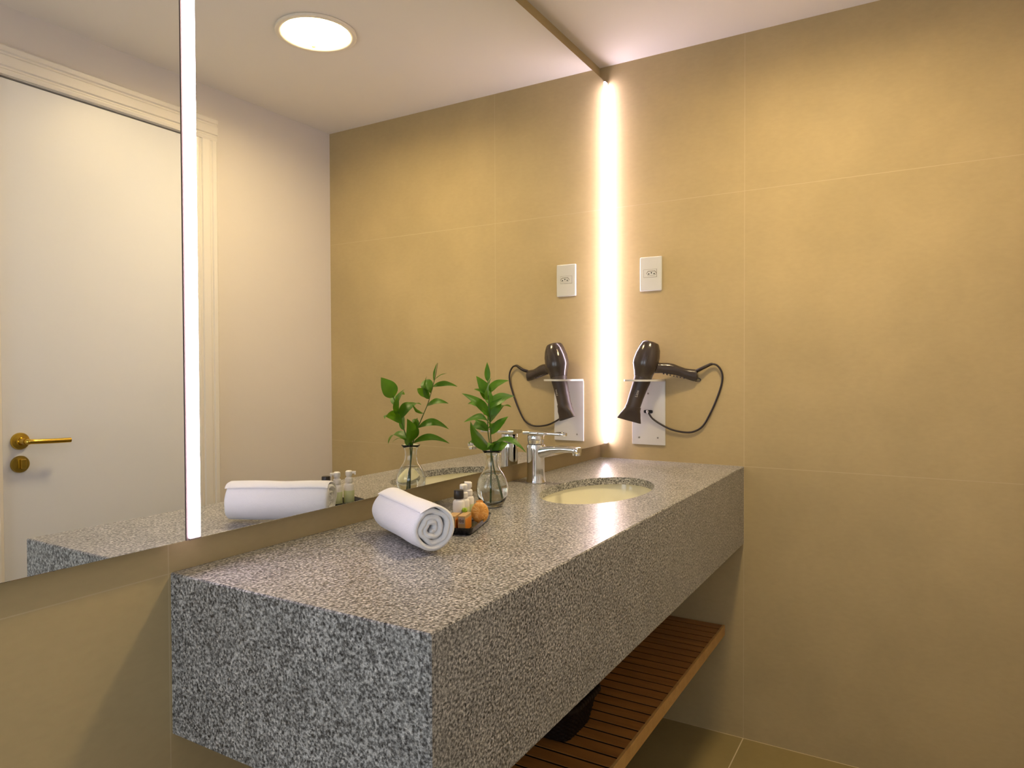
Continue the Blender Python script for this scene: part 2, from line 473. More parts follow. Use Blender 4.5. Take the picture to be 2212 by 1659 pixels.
# ------------------------------------------------------------------ vanity counter
SX, SY, SA, SB = -0.628, -0.267, 0.224, 0.128
t = thing('vanity_counter', 'wall-mounted grey speckled granite counter with deep front and side apron', 'counter', (-CL/2, 0, CB))
def slab_with_hole(x0, x1, y0, y1, z0, z1):
    return holed_slab(SX, SY, SA, SB, x0, x1, y0, y1, z0, z1)
CH = 0.0020     # polished arris
def mitred_top():
    bm = slab_with_hole(-CL+CH, 0.0, -CD+CH, 0.0, CT-0.02, CT)
    for v in bm.verts:
        if v.co.z < CT-0.01:
            if abs(v.co.x-(-CL+CH)) < 1e-5: v.co.x = -CL+0.02
            if abs(v.co.y-(-CD+CH)) < 1e-5: v.co.y = -CD+0.02
    return bm
obj('countertop', mitred_top(), M['granite'], t)
e = 0.00002
r0 = [V((-CL, -CD+CH, CB)), V((-CL, -CD+CH, CT-CH)), V((-CL+CH, -CD+CH, CT-e)), V((-CL+0.02, -CD+0.02, CT-0.02)), V((-CL+0.02, -CD+0.02, CB))]
r1 = [V((-CL+CH, -CD, CB)), V((-CL+CH, -CD, CT-CH)), V((-CL+CH+e, -CD+CH, CT-e)), V((-CL+0.02+e, -CD+0.02, CT-0.02)), V((-CL+0.02+e, -CD+0.02, CB))]
r2 = [V((0, -CD, CB)), V((0, -CD, CT-CH)), V((0, -CD+CH, CT-e)), V((0, -CD+0.02, CT-0.02)), V((0, -CD+0.02, CB))]
obj('front_apron', loft(NB(), [r0, r1, r2]), M['granite'], t)
r1 = [V((-CL, 0, CB)), V((-CL, 0, CT-CH)), V((-CL+CH, 0, CT-e)), V((-CL+0.02, 0, CT-0.02)), V((-CL+0.02, 0, CB))]
bm = loft(NB(), [r0, r1])
obj('side_apron', bm, M['granite'], t)

t = thing('sink_basin', 'oval cream ceramic sink bowl set under the granite counter', 'sink', (SX, SY, CT-0.02))
bm = NB()
rings = []
prof = [(1.10, -0.0205), (1.035, -0.0205), (1.03, -0.03), (1.01, -0.05), (0.96, -0.08), (0.86, -0.11), (0.70, -0.135), (0.45, -0.150), (0.15, -0.156), (0.09, -0.157)]
for k, z in prof: rings.append(ring((SX, SY, CT+z), X, Y, SA*k, SB*k if k > 0.5 else SB*k*1.4, n=96))
thick = [(0.09, -0.165), (0.46, -0.160), (0.74, -0.145), (0.92, -0.118), (1.03, -0.08), (1.07, -0.05), (1.10, -0.0300)]
for k, z in thick: rings.append(ring((SX, SY, CT+z), X, Y, SA*k, SB*k if k > 0.5 else SB*k*1.4, n=96))
loft(bm, rings, cap0=False, cap1=False)
rv = bm.verts[:]
n = 96
for i in range(n):   # close rim
    j = (i+1) % n
    bm.faces.new((rv[len(rv)-n+i], rv[len(rv)-n+j], rv[j], rv[i]))
obj('bowl', bm, M['ceramic'], t, smooth=50)
bm = NB(); lathe(bm, (SX, SY, CT-0.1575), [(0.024, 0.0), (0.024, 0.003), (0.018, 0.0045), (0.012, 0.002), (0.001, 0.002)], n=32)
obj('drain', bm, M['chrome'], t, smooth=50)

# ------------------------------------------------------------------ faucet
FX, FY = -0.612, -0.0715
t = thing('basin_faucet', 'chrome single-lever faucet standing behind the oval sink', 'faucet', (FX, FY, CT))
bm = NB()
lathe(bm, (FX, FY, CT), [(0.0265, 0.0005), (0.0268, 0.002), (0.0262, 0.004), (0.0250, 0.01), (0.0243, 0.03), (0.0245, 0.06), (0.0250, 0.09), (0.0252, 0.102), (0.0245, 0.106), (0.020, 0.1075), (0.001, 0.1078)], n=48)
obj('body', bm, M['chrome'], t, smooth=35)
bm = NB()
lathe(bm, (FX, FY, CT), [(0.0215, 0.1079), (0.0215, 0.112), (0.0228, 0.114), (0.0232, 0.130), (0.0225, 0.1315)], n=48)
obj('cartridge_ring', bm, M['chrome'], t, smooth=35)
bm = NB()
sp = [(FY+0.012, 0.082, 0.019, 0.020), (FY-0.012, 0.084, 0.019, 0.0195), (FY-0.030, 0.088, 0.0165, 0.0155), (FY-0.050, 0.0935, 0.0145, 0.0115), (FY-0.080, 0.0965, 0.0140, 0.0088), (FY-0.105, 0.0965, 0.0140, 0.0080), (FY-0.117, 0.0962, 0.0138, 0.0078)]
loft(bm, [ring((FX, y, CT+z), X, Z, a, b, n=32, e=2.6) for y, z, a, b in sp])
obj('spout', bm, M['chrome'], t, smooth=50)
bm = NB()
loft(bm, [ring((FX, FY-0.1165, CT+0.0955), X, Z, 0.0145, 0.0088, n=32, e=3), ring((FX, FY-0.131, CT+0.0945), X, Z, 0.0145, 0.0092, n=32, e=3), ring((FX, FY-0.133, CT+0.0945), X, Z, 0.0130, 0.0078, n=32, e=3)])
cyl(bm, (FX, FY-0.1245, CT+0.082), (FX, FY-0.1245, CT+0.090), 0.0115, n=28)
obj('spout_tip', bm, M['chrome'], t, smooth=40)
# lever: flat plate over the body narrowing to an open loop
bm = NB()
outl = []
pts_w = [(0.027, 0.0255), (0.010, 0.0258), (-0.010, 0.0250), (-0.024, 0.0205), (-0.040, 0.0150), (-0.055, 0.0128), (-0.075, 0.0120), (-0.088, 0.0100), (-0.094, 0.0050)]
rings = []
for dy, w in pts_w:
    th = 0.0042 if dy < -0.03 else 0.0055
    zc = CT+0.1375 + (0.0008 if dy > -0.02 else 0.0) - max(0, -dy-0.03)*0.012
    rings.append(ring((FX, FY+dy, zc), X, Z, w, th, n=24, e=4))
loft(bm, rings)
lv = obj('lever', bm, M['chrome'], t, smooth=45)
bm = NB()
loft(bm, [ring((FX, FY-0.0745, CT+0.1412), X, Y, 0.0075, 0.0115, n=24), ring((FX, FY-0.0745, CT+0.1418), X, Y, 0.0070, 0.0110, n=24)])
obj('lever_slot', bm, M['chromedark'], lv)

# ------------------------------------------------------------------ wooden shelf and basket
SZ = 0.357
t = thing('slatted_shelf', 'teak slatted shelf fixed to the wall below the granite counter', 'shelf', (-0.8, 0, SZ-0.032))
bm = NB()
x = -0.004
k = 0
while x > -1.60:
    box(bm, x-0.0367, x, -0.4315, -0.0015, SZ-0.002, SZ)
    x -= 0.0433
obj('slat_deck', bm, M['wood'], t, bevel=(0.0006, 1))
obj('under_board', box(NB(), -1.62, -0.001, -0.4315, -0.0015, SZ-0.030, SZ-0.0020), M['grooves'], t)  # near-black colour stands in for the shade in the slat gaps
obj('front_rail', box(NB(), -1.62, -0.001, -0.4395, -0.4318, SZ-0.0325, SZ+0.0005), M['woodrail'], t, bevel=(0.0008, 1))

t = thing('woven_basket', 'small dark woven basket on the slatted shelf under the counter', 'basket', (-0.849, -0.21, SZ))
bm = NB()
bx, by = -0.849, -0.2155
def brect(hx, hy, z, n=160, amp=0.0, ph=0.0):
    out = []
    for i in range(n):
        a = 2*PI*i/n
        c, s = math.cos(a), math.sin(a)
        k = (abs(c)**7 + abs(s)**7)**(-1/7.0)
        w = 1 + amp*math.sin(a*40+ph)
        out.append(V((bx+hx*c*k*w, by+hy*s*k*w, z)))
    return out
rings = []
rows = 14
for i in range(rows*3+1):
    f = i/(rows*3)
    z = SZ+0.001+0.076*f
    bul = 0.0016*math.sin(PI*(i % 3)/3.0)
    rings.append(brect(0.068+0.018*f+bul, 0.098+0.018*f+bul, z, amp=0.012, ph=(PI if (i//3) % 2 else 0)))
for f in (1.0, 0.5, 0.03):
    rings.append(brect(0.068+0.018*f-0.004, 0.098+0.018*f-0.004, SZ+0.001+0.076*f+ (0 if f < 1 else 0.0), amp=0.0))
loft(bm, rings)
obj('body', bm, M['basket'], t, smooth=60)
bm = NB()
rr = []
NN = 160
for i in range(NN+1):
    a = 2*PI*i/NN
    c, s = math.cos(a), math.sin(a)
    k = (abs(c)**7 + abs(s)**7)**(-1/7.0)
    rr.append(V((bx+0.088*c*k, by+0.118*s*k, SZ+0.078)))
tube(bm, rr, [0.0078+0.0008*math.sin(i*1.9) for i in range(NN+1)], n=10)
obj('rim', bm, M['basket'], t, smooth=60)

# ------------------------------------------------------------------ wall socket
t = thing('wall_socket', 'white rectangular wall socket plate with three holes on the tiled end wall', 'socket', (0, -0.1895, 1.52))
bm = NB(); box(bm, -0.0085, -0.0003, -0.2285, -0.1505, 1.4605, 1.5770)
obj('cover_plate', bm, M['socket'], t, bevel=(0.0035, 4), smooth=50)
sk = obj('socket_frame', box(NB(), -0.0090, -0.0086, -0.2115, -0.1645, 1.5065, 1.5340), M['socketgap'], t)
obj('socket_insert', box(NB(), -0.0096, -0.0091, -0.2105, -0.1655, 1.5074, 1.5331), M['socket'], t)
bm = NB()
hexp = [(0.0185, 0.0), (0.0125, 0.0078), (-0.0125, 0.0078), (-0.0185, 0.0), (-0.0125, -0.0078), (0.0125, -0.0078)]
r0 = [V((-0.00965, -0.193+a, 1.5205+b)) for a, b in hexp]; r1 = [V((-0.00985, -0.193+a*1.0, 1.5205+b)) for a, b in hexp]
loft(bm, [r0, r1])
hx_ = obj('hexagonal_recess', bm, M['socketgap'], t)
bm = NB()
r0 = [V((-0.0099, -0.193+a*0.90, 1.5197+b*0.80)) for a, b in hexp]; r1 = [V((-0.0101, -0.193+a*0.90, 1.5197+b*0.80)) for a, b in hexp]
loft(bm, [r0, r1])
obj('recess_face', bm, M['socket'], hx_)
for dy, dz in ((0.0095, -0.0015), (0.0, 0.0020), (-0.0095, -0.0015)):
    bm = NB(); cyl(bm, (-0.0103, -0.193+dy, 1.5195+dz), (-0.0100, -0.193+dy, 1.5195+dz), 0.0024, n=16)
    obj('pin_hole', bm, M['black'], hx_)

# ------------------------------------------------------------------ hair dryer holder
AX, AY, AR, HR = -0.0735, -0.1810, 0.0590, 0.0345
t = thing('hair_dryer_holder', 'white acrylic wall bracket with ring arm holding the hair dryer', 'bracket', (0, -0.181, 0.934))
bm = NB(); box(bm, -0.0055, -0.0003, -0.2400, -0.1220, 0.9340, 1.1525)
obj('wall_plate', bm, M['acrylic'], t, bevel=(0.001, 2))
bm = NB()
ang = [2*PI*i/96 for i in range(96)]
zt, zb = 1.1590, 1.1530
it_, ib_, ot_, ob_ = [], [], [], []
for a in ang:
    c, s = math.cos(a), math.sin(a)
    it_.append(bm.verts.new((AX+HR*c, AY+HR*s, zt))); ib_.append(bm.verts.new((AX+HR*c, AY+HR*s, zb)))
    if c <= 0: ox, oy = AX+AR*c, AY+AR*s
    else:
        k = min((-0.0005-AX)/c if c > 1e-6 else 1e9, AR/abs(s) if abs(s) > 1e-6 else 1e9)
        ox, oy = AX+k*c, AY+k*s
    ot_.append(bm.verts.new((ox, oy, zt))); ob_.append(bm.verts.new((ox, oy, zb)))
for i in range(96):
    j = (i+1) % 96
    bm.faces.new((it_[i], ot_[i], ot_[j], it_[j])); bm.faces.new((ib_[i], ib_[j], ob_[j], ob_[i]))
    bm.faces.new((it_[i], it_[j], ib_[j], ib_[i])); bm.faces.new((ot_[i], ob_[i], ob_[j], ot_[j]))
obj('ring_arm', bm, M['acrylic'], t)
for y, z in ((-0.1476, 0.9582), (-0.2139, 0.9592), (-0.1793, 1.1100)):
    bm = NB(); lathe(bm, (-0.0054, y, z), [(0.0032, 0), (0.0030, 0.0006), (0.0012, 0.0009), (0.0008, 0.0003)], n=20, ax=(Y, Z, -X))
    obj('screw', bm, M['screw'], t, smooth=40)
bm = NB()
loft(bm, [ring((-0.0056, -0.1800, 1.0480), Y, Z, 0.0160, 0.0058, n=32, e=5), ring((-0.0075, -0.1800, 1.0480), Y, Z, 0.0155, 0.0052, n=32, e=5)])
obj('cord_outlet', bm, M['black'], t)

# ------------------------------------------------------------------ hair dryer
hd = V((0.40, -0.917, 0)).normalized()      # direction of the handle
pd = V((0.917, 0.40, 0)).normalized()
def DP(y, z, off=0.0):                       # centre of the barrel from its y in the view
    a = (y+0.187)/(-0.917)
    return V((-0.075, -0.187, z)) + hd*a + pd*off
t = thing('hair_dryer', 'dark brown hair dryer hanging nozzle down in the white wall bracket', 'hair dryer', tuple(DP(-0.187, 1.159)))
prof = [(1.2835, -0.210, 0.021), (1.2826, -0.2095, 0.0265), (1.2785, -0.2085, 0.0300), (1.262, -0.2060, 0.0362), (1.240, -0.2005, 0.0415), (1.218, -0.1950, 0.0430), (1.205, -0.1925, 0.0425), (1.192, -0.1895, 0.0375), (1.180, -0.1875, 0.0330), (1.166, -0.1855, 0.0300)]
prof2 = [(1.1655, -0.1855, 0.0288), (1.150, -0.1825, 0.0278), (1.125, -0.1735, 0.0262), (1.100, -0.1655, 0.0250), (1.080, -0.1600, 0.0243), (1.066, -0.1560, 0.0240), (1.055, -0.1540, 0.0235)]
ax_t = (DP(-0.154, 1.055)-DP(-0.200, 1.240)).normalized()
def drings(pr, n=40, e=2.0):
    out = []
    for z, y, r in pr:
        u = (hd - ax_t*hd.dot(ax_t)).normalized()
        out.append(ring(DP(y, z), u, pd, r, n=n, e=e))
    return out
bm = loft(NB(), drings(prof))
obj('motor_housing', bm, M['dryer'], t, smooth=28)
bm = loft(NB(), drings(prof2))
br = obj('barrel', bm, M['dryermatt'], t, smooth=35)
# rear air filter
u = (hd - ax_t*hd.dot(ax_t)).normalized()
bm = loft(NB(), [ring(DP(-0.2098, 1.2829), u, pd, 0.0195, n=32), ring(DP(-0.2101, 1.2850), u, pd, 0.0180, n=32)])
obj('air_filter', bm, M['dryermatt'], t, smooth=30)
# raised ridge and side panel on the housing
bm = NB()
pc = [DP(-0.1905, 1.203), DP(-0.1950, 1.222), DP(-0.199, 1.240)]
tube(bm, [p - pd*(0.0418) for p in pc], [0.0022, 0.0028, 0.0022], n=10)
obj('side_ridge', bm, M['dryer'], t, smooth=60)
# nozzle
bm = NB()
nz = []
for z, y, a, b in ((1.0700, -0.1575, 0.0262, 0.0262), (1.0600, -0.1550, 0.0265, 0.0255), (1.0500, -0.1525, 0.0300, 0.0200), (1.0380, -0.1485, 0.0345, 0.0140), (1.0215, -0.1440, 0.0410, 0.0095)):
    nz.append(ring(DP(y, z), u, pd, a, b, n=40, e=2.0 if z > 1.055 else 3.2))
loft(bm, nz)
nzl = obj('nozzle', bm, M['dryermatt'], t, smooth=40)
bm = NB(); loft(bm, [ring(DP(-0.1439, 1.0213), u, pd, 0.0380, 0.0065, n=40, e=3.2), ring(DP(-0.1438, 1.0208), u, pd, 0.0380, 0.0065, n=40, e=3.2)])
obj('slot', bm, M['black'], nzl)
# handle
def HP(a, z): return V((-0.075, -0.187, z)) + hd*a
hpts = [(0.020, 1.1985, 0.019, 0.016), (0.048, 1.1975, 0.0180, 0.0150), (0.060, 1.1970, 0.0172, 0.0140), (0.080, 1.1955, 0.0185, 0.0150), (0.100, 1.1920, 0.0182, 0.0150), (0.122, 1.1850, 0.0165, 0.0140), (0.140, 1.1780, 0.0175, 0.0145), (0.160, 1.1735, 0.0195, 0.0155), (0.172, 1.1720, 0.0195, 0.0155), (0.1735, 1.1718, 0.0165, 0.0125)]
dense = catmull([(a, z, 0) for a, z, _, _ in hpts], 5)
rad = catmull([(r1, r2, 0) for _, _, r1, r2 in hpts], 5)
bm = loft(NB(), [ring(HP(p.x, p.y), Z, pd, q.x, q.y, n=28, e=2.4) for p, q in zip(dense, rad)])
hn = obj('handle', bm, M['dryer'], t, smooth=50)
bm = NB()
for i in range(7):
    a = 0.068+0.011*i
    zz = 1.1965-0.0195-(a-0.068)*0.22
    tube(bm, [HP(a-0.002, zz+0.001)-pd*0.006, HP(a, zz)-pd*0.0, HP(a-0.002, zz+0.001)+pd*0.006], 0.0020, n=8)
obj('grip_ribs', bm, M['dryermatt'], hn, smooth=60)
bm = NB()
lp = [HP(0.168, 1.162), HP(0.178, 1.1635), HP(0.1855, 1.160), HP(0.1865, 1.1555), HP(0.182, 1.1525), HP(0.170, 1.1525)]
tube(bm, catmull(lp, 6), 0.0016, n=8)
obj('hanging_loop', bm, M['dryermatt'], hn, smooth=60)
# cord
bm = NB()
e0 = HP(0.170, 1.1840)
cp = [e0, V((-0.0200, -0.365, 1.1935)), V((-0.0150, -0.385, 1.2035)), V((-0.0120, -0.3985, 1.2090)), V((-0.0100, -0.4160, 1.2035)), V((-0.0080, -0.4300, 1.1800)), V((-0.0075, -0.4300, 1.1500)), V((-0.0075, -0.4170, 1.1060)), V((-0.0075, -0.3950, 1.0530)), V((-0.0075, -0.3690, 1.0070)), V((-0.0075, -0.3415, 0.9870)), V((-0.0075, -0.3100, 0.9820)), V((-0.0085, -0.2650, 0.9890)), V((-0.0105, -0.2250, 1.0070)), V((-0.0130, -0.1980, 1.0250)), V((-0.0160, -0.1860, 1.0420)), V((-0.0120, -0.1815, 1.0480)), V((-0.0080, -0.1805, 1.0482))]
sm = catmull(cp, 8)
tube(bm, sm, 0.0032, n=12)
cd = obj('cord', bm, M['cord'], t, smooth=80)
bm = NB()
tube(bm, sm[:26], [0.0062-0.0018*min(1, i/25) for i in range(26)], n=14)
obj('strain_relief', bm, M['cord'], cd, smooth=60)
bm = NB(); tube(bm, [V((-0.0165, -0.1835, 1.0440)), V((-0.0170, -0.1815, 1.0480)), V((-0.0150, -0.1808, 1.0510))], 0.0038, n=12)
obj('cord_clip', bm, M['grey_clip'], cd, smooth=60)
# lettering on the barrel
cu = bpy.data.curves.new('dryer_lettering', 'FONT'); cu.body = 'Lizze'; cu.size = 0.0115; cu.extrude = 0.0001; cu.align_x = 'CENTER'; cu.align_y = 'CENTER'
to = bpy.data.objects.new('tmp_text', cu); COL.objects.link(to)
bpy.context.view_layer.update()
me = bpy.data.meshes.new_from_object(to.evaluated_get(bpy.context.evaluated_depsgraph_get()))
bpy.data.objects.remove(to)
campos = V((-2.29449, -0.99223, 1.18688))
cen = DP(-0.1690, 1.1120)
vd = (campos-cen); vd = (vd - ax_t*vd.dot(ax_t)).normalized()
tx = -ax_t; tz = vd; ty = tz.cross(tx).normalized()
mat3 = Matrix((tx, ty, tz)).transposed().to_4x4()
me.transform(Matrix.Translation(cen + vd*0.0264 + ty*0.0) @ mat3)
bm = NB(); bm.from_mesh(me)
obj('lettering', bm, M['logo'], br)

# ------------------------------------------------------------------ vase with sprigs
VX, VY = -0.957, -0.147
t = thing('glass_vase', 'clear round-bellied glass vase with narrow neck standing beside the sink', 'vase', (VX, VY, CT))
outer = [(0.0, 0.0006), (0.020, 0.0006), (0.0245, 0.003), (0.0295, 0.012), (0.0345, 0.024), (0.0368, 0.038), (0.0360, 0.050), (0.0320, 0.063), (0.0250, 0.075), (0.0185, 0.084), (0.0158, 0.092), (0.0148, 0.102), (0.0150, 0.112), (0.0175, 0.120), (0.0225, 0.1265), (0.0235, 0.1285)]
inner = [(0.0215, 0.1290), (0.0160, 0.1215), (0.0134, 0.112), (0.0132, 0.102), (0.0142, 0.092), (0.0168, 0.085), (0.0232, 0.076), (0.0302, 0.0635), (0.0342, 0.050), (0.0350, 0.038), (0.0328, 0.025), (0.0275, 0.014), (0.020, 0.009), (0.0, 0.008)]
bm = lathe(NB(), (VX, VY, CT), outer+inner, n=56)
bm.verts.ensure_lookup_table()
for v in bm.verts:      # hand-blown waviness
    d = noise.noise(v.co*38)*0.0006
    r = V((v.co.x-VX, v.co.y-VY, 0))
    if r.length > 0.01: v.co += r.normalized()*d
obj('glass_body', bm, M['glass'], t, smooth=180)
win = [(0.0, 0.0084), (0.0198, 0.0094), (0.0272, 0.0143), (0.0324, 0.0252), (0.0346, 0.038), (0.0338, 0.050), (0.0298, 0.0635), (0.0245, 0.0735), (0.0, 0.0730)]
obj('water', lathe(NB(), (VX, VY, CT), win, n=56), M['water'], t, smooth=60)

def leaf(bm, base, tip, w, nrm, arch=0.18, fold=0.25, curl=0.0, n=12, m=3):
    base, tip, nrm = V(base), V(tip), V(nrm).normalized()
    d = tip-base; Ln = d.length
    s = d.cross(nrm).normalized(); nn = s.cross(d.normalized()).normalized()
    grid = []
    for i in range(n+1):
        f = i/n
        c = base + d*f + nn*(arch*Ln*4*f*(1-f)) - nn*(curl*Ln*f*f*f)
        ww = w*0.56*(math.sin(PI*min(1, f**0.80))**0.85) * (1-0.30*f) * 1.18
        if f < 0.08: ww = 0.0006
        if i == n: ww = 0.0001
        row = []
        for j in range(-m, m+1):
            q = j/m
            row.append(bm.verts.new(c + s*(ww*q) + nn*(fold*ww*abs(q)) + nn*(0.04*ww*math.sin(f*14+q))))
        grid.append(row)
    for a, b in zip(grid, grid[1:]):
        for j in range(2*m):
            bm.faces.new((a[j], a[j+1], b[j+1], b[j]))
SB_ = [(-0.9675, -0.1500, 0.893), (-0.9635, -0.1480, 0.930), (-0.958, -0.1450, 0.975), (-0.956, -0.1420, 1.010), (-0.949, -0.1310, 1.050), (-0.936, -0.1225, 1.085), (-0.925, -0.1170, 1.112), (-0.916, -0.110, 1.150), (-0.910, -0.105, 1.180), (-0.906, -0.102, 1.209)]
SA_ = [(-0.945, -0.1600, 0.900), (-0.951, -0.1540, 0.940), (-0.957, -0.1480, 0.985), (-0.961, -0.1480, 1.008), (-0.972, -0.1530, 1.040), (-0.984, -0.1590, 1.080), (-0.997, -0.1645, 1.120), (-1.002, -0.1670, 1.135)]
def at(S, z):
    for a, b in zip(S, S[1:]):
        if a[2] <= z <= b[2]:
            f = (z-a[2])/(b[2]-a[2]); return V(a).lerp(V(b), f)
    return V(S[-1])
tb = thing('leafy_sprig', 'taller green leafy sprig with thin pointed tip in the glass vase', 'plant', (VX, VY, CT+0.13), 'green sprigs in the vase')
pts = catmull(SB_, 6)
obj('stem', tube(NB(), pts, [0.0019-0.0013*i/(len(pts)-1) for i in range(len(pts))], n=8), M['stem'], tb, smooth=80)
bm = NB()
F = V((-0.80, -0.55, 0.35))     # faces the room
for z, tip, w, nr, ar in [
    (1.164, (-0.9075, -0.1030, 1.2090), 0.012, (-0.85, -0.50, 0), 0.03),
    (1.120, (-0.952, -0.101, 1.177), 0.028, (-0.5, -0.8, 0.3), 0.08),
    (1.165, (-0.885, -0.088, 1.183), 0.010, (-0.3, -0.5, 0.8), 0.1),
    (1.150, (-0.878, -0.062, 1.150), 0.017, (-0.5, 0.4, 0.75), 0.14),
    (1.135, (-0.891, -0.154, 1.166), 0.027, (-0.7, 0.1, 0.7), 0.14),
    (1.122, (-0.976, -0.111, 1.147), 0.019, (-0.2, -0.6, 0.8), 0.08),
    (1.100, (-0.923, -0.057, 1.110), 0.021, (-0.6, -0.3, 0.7), 0.16),
    (1.050, (-0.912, -0.064, 1.046), 0.022, (-0.5, 0.45, 0.75), 0.26),
    (1.056, (-0.928, -0.164, 1.068), 0.012, (-0.5, -0.2, 0.8), 0.1),
    (1.050, (-0.975, -0.110, 1.078), 0.016, (-0.5, -0.5, 0.7), 0.1),
    (1.012, (-0.918, -0.058, 1.012), 0.020, (-0.5, 0.45, 0.75), 0.22),
    (1.011, (-0.945, -0.230, 1.005), 0.024, (-0.35, 0.2, 0.9), 0.30),
    (1.085, (-0.958, -0.140, 1.108), 0.018, (-0.7, -0.5, 0.5), 0.10),
    (1.009, (-0.928, -0.172, 1.022), 0.022, (-0.8, -0.5, 0.3), 0.12),
    (1.008, (-0.950, -0.172, 1.030), 0.018, (-0.8, -0.5, 0.3), 0.10),
]:
    leaf(bm, at(SB_, z), tip, w, nr, ar)
obj('foliage', bm, M['leaf'], tb, smooth=60)
ta = thing('leafy_sprig', 'shorter green sprig with broad leaves, leaning forward in the glass vase', 'plant', (VX, VY, CT+0.128), 'green sprigs in the vase')
pts = catmull(SA_, 6)
obj('stem', tube(NB(), pts, [0.0019-0.0010*i/(len(pts)-1) for i in range(len(pts))], n=8), M['stem'], ta, smooth=80)
bm = NB()
for z, tip, w, nr, ar in [
    (1.125, (-1.020, -0.186, 1.174), 0.036, (-0.5, 0.85, 0.25), 0.06),
    (1.085, (-1.028, -0.113, 1.139), 0.023, (-0.35, -0.85, 0.5), 0.12),
    (1.105, (-0.926, -0.190, 1.130), 0.030, (-0.75, -0.1, 0.65), 0.16),
    (1.072, (-0.895, -0.162, 1.103), 0.032, (-0.7, 0.1, 0.7), 0.20),
    (1.060, (-1.060, -0.140, 1.078), 0.023, (-0.3, -0.5, 0.85), 0.24),
    (1.012, (-1.004, -0.120, 1.076), 0.040, (-0.25, 1.0, 0.0), 0.12),
    (1.090, (-0.968, -0.180, 1.128), 0.024, (-0.9, -0.4, 0.2), 0.05),
    (1.045, (-0.940, -0.180, 1.085), 0.018, (-0.8, -0.3, 0.5), 0.10),
    (1.115, (-0.975, -0.150, 1.145), 0.016, (-0.8, -0.5, 0.2), 0.05),
    (1.010, (-1.005, -0.165, 1.018), 0.012, (-0.3, -0.3, 0.9), 0.25),
]:
    leaf(bm, at(SA_, z), tip, w, nr, ar)
obj('foliage', bm, M['leaf'], ta, smooth=60)

# ------------------------------------------------------------------ rolled towel
E1, E2 = V((-1.366, -0.290, 0)), V((-1.263, -0.105, 0))
ad = (E1-E2).normalized(); sd = V((-ad.y, ad.x, 0)).normalized()
RT = 0.0445
cz = CT+RT+0.0002
t = thing('rolled_towel', 'white terry towel rolled up, lying on the counter left of the tray', 'towel', (-1.314, -0.198, CT))
L0 = (E1-E2).length
bm = NB()
turns = 3.7
pitch = 0.0104
nst = 210
nax = 26
hth = 0.0049
outerv, innerv = [], []
for i in range(nst+1):
    th = turns*2*PI*i/nst
    rr = 0.0040 + pitch*th/(2*PI)
    rm = 0.0040 + pitch*turns
    rr = rr * (RT-hth)/rm
    a = th + 2.25 - turns*2*PI
    fl = 1 + 0.09*noise.noise(V((math.cos(a)*1.3, math.sin(a)*1.3, rr*60)))*(0.5 if rr > 0.03 else 2.6)
    ro, ri = [], []
    for j in range(nax+1):
        f = j/nax
        s = 0.5-0.5*math.cos(PI*f)
        s = s*0.6+f*0.4
        edge = min(s, 1-s)*L0
        hh = hth*(0.18+0.82*math.sin(PI/2*min(1.0, (nst-i)/22.0)))*math.sqrt(max(0.02, 1-(max(0, 0.006-edge)/0.006)**2))
        endoff = 0.0036*noise.noise(V((math.cos(a)*1.2, math.sin(a)*1.2, rr*90+5)))
        tt = -L0/2 + L0*s + endoff*(1 if s > 0.5 else 1.4) - (0.004*(1-rr/RT) if s > 0.5 else -0.004*(1-rr/RT))*abs(2*s-1)
        # gentle lumps in the roll
        lum = 1 + 0.05*noise.noise(V((math.cos(a)*1.1, math.sin(a)*1.1, s*3.2))) + 0.02*math.sin(s*PI)*0.4
        tuck = 0.0030*max(0.0, 1-(nst-i)/22.0)
        for lst, q in ((ro, rr*fl+hh-tuck), (ri, max(0.0008, rr*fl-hh-tuck*0.6))):
            q2 = q*lum
            pz = cz + math.sin(a)*q2
            # flattened against the stone
            pz = max(pz, CT+0.0006+ (0.0 if lst is ro else 0.001))
            lst.append(bm.verts.new((E1+E2)*0.5 + ad*tt + sd*(math.cos(a)*q2) + Z*pz))
    outerv.append(ro); innerv.append(ri)
for i in range(nst):
    for j in range(nax):
        bm.faces.new((outerv[i][j], outerv[i+1][j], outerv[i+1][j+1], outerv[i][j+1]))
        bm.faces.new((innerv[i][j], innerv[i][j+1], innerv[i+1][j+1], innerv[i+1][j]))
    for j in (0, nax):
        bm.faces.new((outerv[i][j], innerv[i][j], innerv[i+1][j], outerv[i+1][j]))
for i in (0, nst):
    for j in range(nax):
        bm.faces.new((outerv[i][j], outerv[i][j+1], innerv[i][j+1], innerv[i][j]))
ob = obj('cloth_roll', bm, M['towel'], t, smooth=180)
# hem corner peeping out below
bm = NB()
hp = (E1+E2)*0.5 + ad*0.012 + sd*0.034
bx_ = ring(hp+Z*(CT+0.0035), ad, sd, 0.012, 0.008, n=16); bt_ = ring(hp+Z*(CT+0.0065), ad, sd, 0.011, 0.007, n=16)
loft(bm, [ring(hp+Z*(CT+0.0006), ad, sd, 0.011, 0.007, n=16), bx_, bt_])
obj('hem_corner', bm, M['towel'], t, smooth=80)

